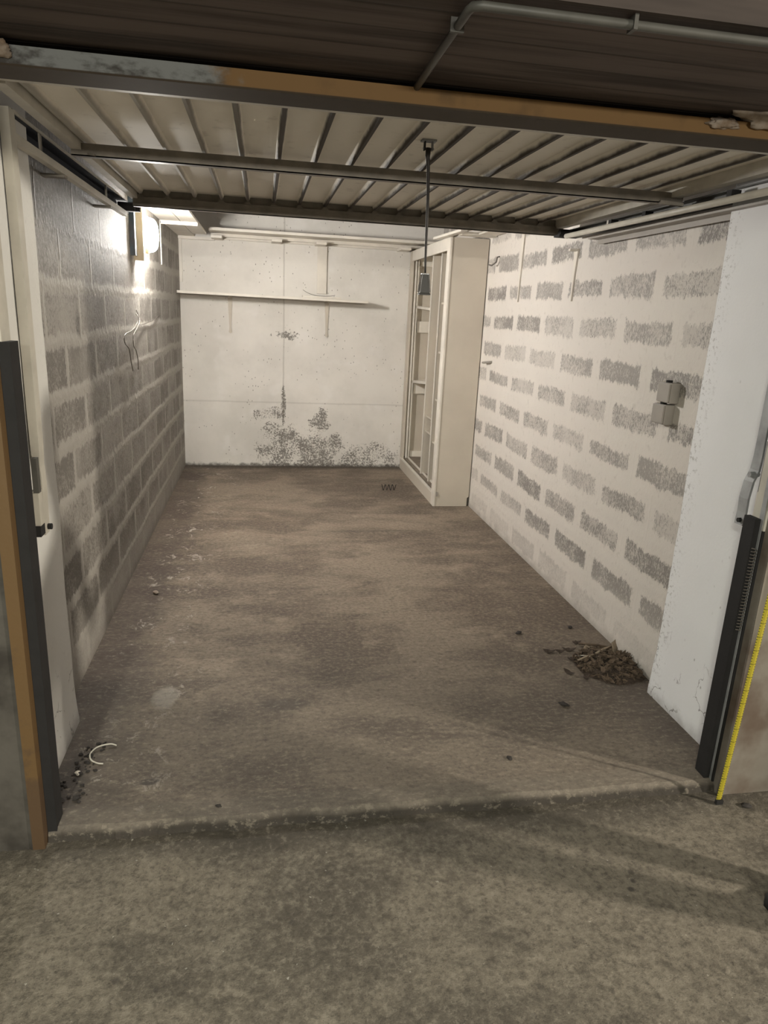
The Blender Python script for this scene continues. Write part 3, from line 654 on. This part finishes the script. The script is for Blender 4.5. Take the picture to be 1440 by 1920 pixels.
loose('loose_plank', (1.53, 5.36, 2.237), (1.545, 6.0, 2.235), 0.05, 0.022, 'white plank crossing over another on top of the tall cabinet')
loose('loose_plank', (1.50, 5.57, 2.2085), (1.78, 5.57, 2.2085), 0.10, 0.022, 'short white plank lying crossways on the tall cabinet nearest the room')
# long plank bridging the cabinet top and the wall bracket
loose('loose_plank', (1.70, 4.75, 2.213), (1.70, 5.50, 2.213), 0.14, 0.020, 'white plank resting on the wall bracket beside the tall cabinet')

# ------------------------------------------------------------------ right wall
def sbracket(y, ztop, zb, label, arm=0.16):
    o = thing('shelf_bracket', label, 'shelf bracket', (XR, y, zb))
    MB().loft([[(XR - .010, y - w, z), (XR, y - w, z), (XR, y + w, z), (XR - .010, y + w, z)] for z, w in ((zb, .006), (zb + .15, .012), (ztop, .028))]).build('upright', 'white', o)
    MB().loft([[(x, y - w, ztop - .012), (x, y + w, ztop - .012), (x, y + w, ztop), (x, y - w, ztop)] for x, w in ((XR - arm, .012), (XR, .026))]).build('arm', 'white', o)
sbracket(4.93, 2.202, 1.715, 'white metal bracket on the right wall, nearest the tall cabinet')
sbracket(4.03, 2.00, 1.715, 'white metal bracket on the right wall, below the end of the door track', 0.05)
for (y, z, lab) in ((2.845, 1.318, 'upper of two grey plastic junction boxes on the right wall'), (2.865, 1.222, 'lower of two grey plastic junction boxes on the right wall')):
    o = thing('junction_box', lab, 'junction box', (XR, y, z - .042))
    MB().box(XR - .045, XR, y - .045, y + .050, z - .042, z + .045, 0.004).build('box_body', 'boxgrey', o)
    MB().box(XR - .053, XR - .045, y - .042, y + .047, z - .039, z + .042, 0.003).build('lid', 'boxgrey', o)
    MB().box(XR - .012, XR, y + .050, y + .085, z - .045, z + .045, 0.003).build('mounting_plate', 'cab', o)
    MB().tube([(XR - .03, y, z + .045), (XR - .03, y, z + .055)], 0.014, 12).build('cable_gland', 'darksteel', o)
o = tag(MB().tube([(XR, 5.43, 2.05), (XR - .02, 5.43, 2.045), (XR - .025, 5.43, 2.01), (XR - .05, 5.46, 1.985), (XR - .06, 5.49, 1.99)], 0.006, 6).build('wall_hook', 'wire', None, True), 'small dark hook near the top of the right wall beside the cabinet', 'hook')
o = tag(MB().tube([(XR, 5.40, 1.265), (XR - .03, 5.43, 1.26), (XR - .035, 5.53, 1.25)], 0.009, 6).build('wall_peg', 'boxgrey', None, True), 'short grey peg in the right wall beside the cabinet, halfway down', 'peg')

# ------------------------------------------------------------------ things on the floor
def pt(p): return p
tag(MB().tube([(1.098 + 0.136 * i / 90 + 0.0, 6.238 + 0.004 * math.sin(i * .42), 0.032 + 0.026 * math.cos(i * 0.28)) for i in range(91)], 0.0032, 6).build('wire_coil', 'darksteel', None, True), 'small dark coiled wire standing on the floor near the cabinet', 'wire coil')
tag(MB().tube(smooth([(-0.535, 2.385, .006), (-0.56, 2.39, .010), (-0.60, 2.375, .010), (-0.618, 2.34, .007), (-0.608, 2.305, .005), (-0.582, 2.285, .004), (-0.562, 2.28, .004)]), 0.0028, 8).build('cable_scrap', 'cable_white', None, True), 'curved scrap of white cable lying on the floor by the left post', 'cable scrap')
def pebble(x, y, r, seed, label, mat='stone', flat=0.5, z=0.0):
    bm = bmesh.new(); bmesh.ops.create_icosphere(bm, subdivisions=3, radius=1)
    for v in bm.verts:
        d = 1 + 0.5 * noise.noise(v.co * 1.3 + Vector((seed, 0, 0))); v.co = Vector((v.co.x * r * 1.5, v.co.y * r, v.co.z * r * flat)) * d
    lo = min(v.co.z for v in bm.verts)
    for v in bm.verts: v.co.z -= lo
    mb = MB(); mb.bm.free(); mb.bm = bm
    o = mb.build('pebble', mat, None, True); o.location = (x, y, z); o.rotation_euler = (0, 0, seed * 1.3)
    return tag(o, label, 'pebble')
pebble(1.286, 2.502, 0.014, 2, 'black crumb on the floor in front of the leaf pile')
pebble(1.335, 3.203, 0.012, 3, 'dark crumb on the floor behind and left of the leaf pile')
pebble(-0.599, 3.857, 0.014, 4, 'pale chip beside a paint stain near the left wall', 'foam')
pebble(0.919, 2.162, 0.009, 6, 'brown crumb lying just inside the threshold, right of centre')
pebble(-0.145, 2.012, 0.007, 7, 'tiny brown crumb on the threshold left of centre')
pebble(1.647, 3.40 - .15, 0.010, 8, 'dark crumb by the right wall just behind the leaf pile')
pebble(-0.637, 2.235, 0.009, 9, 'white plaster crumb in the dark corner by the left post', 'cable_white')
pebble(1.705, 1.86, 0.012, 12, 'small dark fragment outside, on the floor by the right post', 'stone', 0.5, -0.04)

# the leaf pile by the right wall
PCX, PCY = 1.66, 2.82
bm = bmesh.new(); mb = MB(); mb.bm.free(); mb.bm = bm
def leafshape(bm, c, L, W, yaw, tilt, roll, curl, seed):
    n = 7; R_ = Matrix.Rotation(yaw, 3, 'Z') @ Matrix.Rotation(tilt, 3, 'Y') @ Matrix.Rotation(roll, 3, 'X'); rows = []
    for i in range(n):
        t = i / (n - 1); wd = W * math.sin(math.pi * min(1, max(0.02, t ** 0.8))) * (1 + 0.35 * noise.noise(Vector((seed, t * 5, 0)))) + 0.0008
        cz = curl * L * (t - .5) ** 2 * 2
        rows.append([bm.verts.new(Vector(c) + R_ @ Vector(((t - .5) * L, s_ * wd / 2, cz + abs(s_) * wd * 0.25 * (1 + noise.noise(Vector((seed, t * 3, s_))))))) for s_ in (-1, 0, 1)])
    for a, b in zip(rows, rows[1:]):
        for k in range(2): bm.faces.new([a[k], a[k + 1], b[k + 1], b[k]])
def pileh(x, y):
    d = ((x - PCX) / 0.17) ** 2 + ((y - PCY) / 0.17) ** 2; return max(0, 0.055 * (1 - d))
rnd = random.Random(3)
for i in range(520):
    a = rnd.random() * 6.28; r = rnd.random() ** 0.6; x = PCX + 0.17 * r * math.cos(a); y = PCY + 0.17 * r * math.sin(a)
    if x > XR - .02: x = XR - .02 - rnd.random() * .05
    z = 0.004 + pileh(x, y) * rnd.random() + 0.004
    leafshape(bm, (x, y, z), rnd.uniform(.02, .055), rnd.uniform(.006, .022), rnd.random() * 6.28, rnd.uniform(-.5, .5), rnd.uniform(-.7, .7), rnd.uniform(-.3, .6), i)
for v in bm.verts:
    v.co.z = max(v.co.z, 0.001); v.co.x = min(v.co.x, XR - .004)
po = mb.build('leaf_litter', 'leaf'); sm = po.modifiers.new('thick', 'SOLIDIFY'); sm.thickness = 0.0012; sm.offset = 1
tag(po, 'heap of dry brown leaf litter against the right wall', 'leaf litter', None, 'stuff')
mb = MB(); rings = []
bm = mb.bm; G = 26; grid = []
for i in range(G + 1):
    row = []
    for j in range(G + 1):
        x = PCX - .22 + .44 * i / G; y = PCY - .21 + .42 * j / G
        h = pileh(x, y) * 0.75 + 0.010 * noise.noise(Vector((x * 30, y * 30, 0))) * (1 if pileh(x, y) > 0 else 0) - (0.004 if pileh(x, y) <= 0 else -0.001)
        row.append(bm.verts.new((min(x, XR - .003), y, h)))
    grid.append(row)
for i in range(G):
    for j in range(G):
        if max(grid[a][b].co.z for a in (i, i + 1) for b in (j, j + 1)) > 0: bm.faces.new([grid[i][j], grid[i + 1][j], grid[i + 1][j + 1], grid[i][j + 1]])
for v in [v for v in bm.verts if not v.link_faces]: bm.verts.remove(v)
for v in bm.verts: v.co.z = max(v.co.z, -0.002)
tag(mb.build('loose_dirt', 'dirt', None, True), 'dark crumbly dirt under the heap of dry leaves', 'dirt', None, 'stuff')
def leaf(x, y, z, L, W, yaw, roll, label, seed, mat='leaf_dark', tilt=0.0, curl=0.6):
    mb = MB(); leafshape(mb.bm, (0, 0, 0), L, W, yaw, tilt, roll, curl, seed)
    lo = min(v.co.z for v in mb.bm.verts)
    for v in mb.bm.verts: v.co.z -= lo
    o = mb.build('dry_leaf', mat, None, True); o.location = (x, y, z + .001)
    sm = o.modifiers.new('thick', 'SOLIDIFY'); sm.thickness = 0.0015; sm.offset = 1
    return tag(o, label, 'leaf')
leaf(1.415, 2.985, 0, .062, .026, -.2, 0.2, 'curled dark leaf lying furthest left of the leaf heap', 31)
leaf(1.475, 2.985, 0, .060, .018, .1, 0.3, 'dry leaf in a small cluster left of the heap, its left end', 32)
leaf(1.525, 2.995, 0, .070, .022, -.15, 0.3, 'dry leaf in a small cluster left of the heap, its right end', 33)
leaf(1.500, 2.900, 0, .055, .024, .2, 0.1, 'small broad leaf just below the little cluster left of the heap', 34)
leaf(1.430, 2.770, 0, .060, .022, -1.0, 0.3, 'slim leaf pointing at the viewer at the lower left of the heap', 35)
leaf(1.49, 2.72, 0, .055, .020, .6, 0.3, 'small leaf at the near edge of the leaf heap', 36)
leaf(1.640, 2.985, .004, .09, .05, 0.1, 0.05, 'pale flat leaf at the back of the heap', 37, 'leaf_pale', 0, 0.1)
leaf(1.60, 3.07, 0, .05, .022, .1, .2, 'small dark leaf behind the heap, away from the wall', 38)
leaf(1.712, 2.91, .040, .07, .055, 1.0, 1.1, 'pale upright leaf leaning on the right wall at the heap', 39, 'leaf_pale', -0.7, 0.3)
def stick(a, b, r, label, mat='leaf'):
    a, b = Vector(a), Vector(b); mid = (a + b) / 2 + Vector((0, 0, .004)); tag(MB().tube([a, mid, b], [r, r * 1.1, r * .6], 7).build('twig', mat, None, True), label, 'twig')
stick((1.60, 3.045, .012), (1.765, 2.965, .018), .0065, 'thick dark twig at the back edge of the leaf heap')
stick((1.60, 2.86, .052), (1.72, 2.92, .060), .005, 'pale twig lying across the top of the leaf heap', 'leaf_pale')
stick((1.525, 2.915, .012), (1.565, 2.845, .045), .0022, 'thin white sliver sticking out left of the leaf heap', 'cable_white')
stick((1.50, 2.84, .030), (1.61, 2.87, .045), .004, 'short pale twig at the left side of the leaf heap', 'leaf_pale')

# folding-out yellow measuring tape held against the right post
o = thing('measuring_tape', 'yellow measuring tape blade held upright in front of the right post', 'measuring tape', (1.612, 1.875, -0.04))
mb = MB(); n = 40; RR = []
ta = Vector((1.612, 1.885, -.038)); tb = Vector((1.668, 1.895, 1.10))
LL = (tb - ta).length
for i in range(n + 1):
    z = LL * i / n
    RR.append([(-.0105, .0022, z), (0, -.0012, z), (.0105, .0022, z), (.0105, .0030, z), (0, -.0004, z), (-.0105, .0030, z)])
bl = mb.loft(RR).build('blade', 'tape'); bl.parent = o; bl.location = ta - Vector(o.location)
dirv = (tb - ta).normalized(); bl.rotation_euler = Vector((0, 0, 1)).rotation_difference(dirv).to_euler()
hk = MB().box(-.013, .013, -.008, .004, 0, .016).build('end_hook', 'darksteel'); hk.parent = o; hk.location = ta - Vector(o.location) + Vector((0, 0, 0))
cs = MB().box(-.03, .05, -.018, .018, 0, .07, .008).build('tape_case', 'ochre'); cs.parent = o; cs.location = tb - Vector(o.location)

# ------------------------------------------------------------------ person holding the tape (almost wholly beyond the right edge of the picture)
def personmat():
    n = NT('dark_work_clothes')
    c = n.mix(n.ss(n.z, 0.93, 0.94), (0.018, 0.020, 0.026), (0.045, 0.05, 0.055))
    skin = n.mx(n.ss(n.z, 1.465, 1.475), n.mul(n.ss(n.y, 0.49, 0.495), n.ss(n.z, 0.98, 0.99)))
    c = n.mix(skin, c, (0.42, 0.26, 0.19)); n.bump(n.noise(30, 3), 0.3, 0.004); return n.done(c, 0.75)
PX, PY = 1.83, 1.315
o = thing('person', 'person in dark clothes and black shoes standing at the right, holding the yellow tape', 'person', (PX, PY, -0.04))
V = []; Ed = []; Rr = []
def v(x, y, z, r, r2=None): V.append((x, y, z)); Rr.append((r, r2 or r)); return len(V) - 1
def e(*ids):
    for a, b in zip(ids, ids[1:]): Ed.append((a, b))
pel = v(0, 0, .96, .13, .16); wa = v(0, 0, 1.10, .115, .14); ch = v(0, 0, 1.30, .13, .17); nk0 = v(0, 0, 1.44, .07, .08); nk = v(-.002, 0, 1.50, .058); hd0 = v(-.030, 0, 1.575, .072, .068); hd1 = v(-.018, 0, 1.655, .112, .098); hd2 = v(-.008, 0, 1.735, .088)
e(pel, wa, ch, nk0, nk, hd0, hd1, hd2)
for sy in (-1, 1):
    fx = -.10 if sy > 0 else .05
    hp = v(0, sy * .10, .88, .095); kn = v(fx * .6 - .02, sy * .11, .50, .062); cf = v(fx * .8, sy * .115, .34, .060); an = v(fx, sy * .115, .10, .040); to = v(fx - .09, sy * .12, .055, .038)
    e(pel, hp, kn, cf, an, to)
sh = v(0, .185, 1.39, .062); el = v(-.03, .32, 1.12, .046); wr = v(-.14, .50, 1.13, .029); e(nk0, sh, el, wr)
sh2 = v(0, -.185, 1.39, .062); el2 = v(.03, -.24, 1.12, .046); wr2 = v(-.02, -.25, .90, .030); pa2 = v(-.025, -.25, .84, .034, .02); e(nk0, sh2, el2, wr2, pa2)
pa = v(-.165, .545, 1.135, .034, .020); e(wr, pa)
me = bpy.data.meshes.new('body'); me.from_pydata(V, Ed, []); b = bpy.data.objects.new('body', me); C.objects.link(b); b.parent = o
b.modifiers.new('skin', 'SKIN').use_smooth_shade = True
for i, sv in enumerate(me.skin_vertices[0].data): sv.radius = Rr[i]; sv.use_root = (i == 0)
b.modifiers.new('sub', 'SUBSURF').levels = 2; b.modifiers['sub'].render_levels = 2
me.materials.append(personmat())
skinm = simple('skin', (0.42, 0.26, 0.19), 0.6, 0, 0.1, 20, 0)
def fingers(px, py, pz, dx, dy, dz, side):
    for k, (L, off) in enumerate(((.070, -.027), (.078, -.009), (.074, .009), (.060, .026))):
        mb = MB(); base = Vector((px, py, pz)) + Vector(side) * off; d = Vector((dx, dy, dz)).normalized(); cu = Vector((-.4, 0, -.9)) if dz > -.5 else Vector((-1, 0, 0))
        p1 = base + d * L * .45; p2 = p1 + (d + cu * .9).normalized() * L * .32; p3 = p2 + (d * .2 + cu).normalized() * L * .24
        mb.tube([base, p1, p2, p3], [.0095, .009, .008, .006], 8); f = mb.build('finger', skinm); f.parent = o; f.location = (0, 0, 0)
    mb = MB(); d = Vector((dx, dy, dz)).normalized(); base = Vector((px, py, pz)) - Vector(side) * .03 - d * .03
    mb.tube([base, base - Vector(side) * .02 + d * .03, base - Vector(side) * .015 + d * .055], [.012, .010, .008], 8); f = mb.build('thumb', skinm); f.parent = o
fingers(-.17, .56, 1.135, -.5, .7, -.1, (0, .1, -.99)); fingers(-.025, -.25, .82, 0, 0, -1, (-1, 0, 0))
# head details
mb = MB(); mb.bm.free(); bm = bmesh.new(); bmesh.ops.create_uvsphere(bm, u_segments=24, v_segments=16, radius=1)
for q in bm.verts: q.co = Vector((q.co.x * .112 - .004, q.co.y * .098, q.co.z * .090 + 1.715))
for q in bm.verts:
    lim = 1.752 if q.co.x < -.03 else 1.66
    if q.co.z < lim: q.co = Vector((q.co.x * .9, q.co.y * .93, lim - .004))
mb.bm = bm; h = mb.build('hair', simple('dark_hair', (0.02, 0.014, 0.01), 0.7), None, True); h.parent = o
for sy in (-1, 1):
    q = MB().tube([(-.096, sy * .032, 1.655), (-.106, sy * .031, 1.655)], [.008, .005], 8).build('eye', 'darksteel'); q.parent = o
    q = MB().tube([(-.01, sy * .080, 1.615), (-.005, sy * .094, 1.64), (0, sy * .090, 1.668)], [.008, .013, .008], 8).build('ear', skinm); q.parent = o
q = MB().tube([(-.100, 0, 1.655), (-.124, 0, 1.622), (-.100, 0, 1.610)], [.007, .013, .008], 8).build('nose', skinm); q.parent = o
q = MB().tube([(-.086, -.020, 1.588), (-.096, 0, 1.586), (-.086, .020, 1.588)], .004, 6).build('mouth', simple('lips', (0.3, 0.12, 0.1), 0.5)); q.parent = o
def shoe(fx, y):
    rings = []
    for t, wd, h in ((-.235, .022, .030), (-.222, .038, .050), (-.17, .050, .060), (-.10, .046, .075), (-.03, .040, .105), (.03, .040, .110), (.055, .030, .10)):
        rings.append([(fx + t, y - wd, 0.0), (fx + t, y + wd, 0.0), (fx + t, y + wd, h * .55), (fx + t, y + wd * .6, h), (fx + t, y - wd * .6, h), (fx + t, y - wd, h * .55)])
    q = MB().loft(rings).build('shoe', 'rubber', None, True); q.parent = o
shoe(-.13, .115); shoe(.05, -.115)

# grit in the dark corner by the left post
mb = MB(); rnd = random.Random(5)
for i in range(70):
    x = rnd.uniform(-0.70, -0.575); y = rnd.uniform(2.08, 2.42)
    if x < -0.66 and y > 2.2: x += 0.05
    r = rnd.uniform(0.002, 0.007) * (1 if rnd.random() > .1 else 1.6)
    q = bmesh.ops.create_icosphere(mb.bm, subdivisions=1, radius=r)
    for vv in q['verts']: vv.co = Vector((vv.co.x * rnd.uniform(.8, 1.7) + x, vv.co.y * rnd.uniform(.8, 1.4) + y, max(0, vv.co.z * .6 + r * .45)))
tag(mb.build('grit', 'stone'), 'dark grit scattered on the floor in the corner by the left post', 'grit', None, 'stuff')
# sub-parts
def sub(child, parent):
    c, p = bpy.data.objects.get(child), bpy.data.objects.get(parent)
    c.parent = p; c.location = (0, 0, 0)
sub('metal_edging', 'grip'); sub('cover', 'duct'); sub('plinth_moulding', 'plinth'); sub('lid', 'box_body'); sub('lid.001', 'box_body.001')
sub('edge_strip.001', 'divider'); sub('edge_strip.002', 'divider.001')
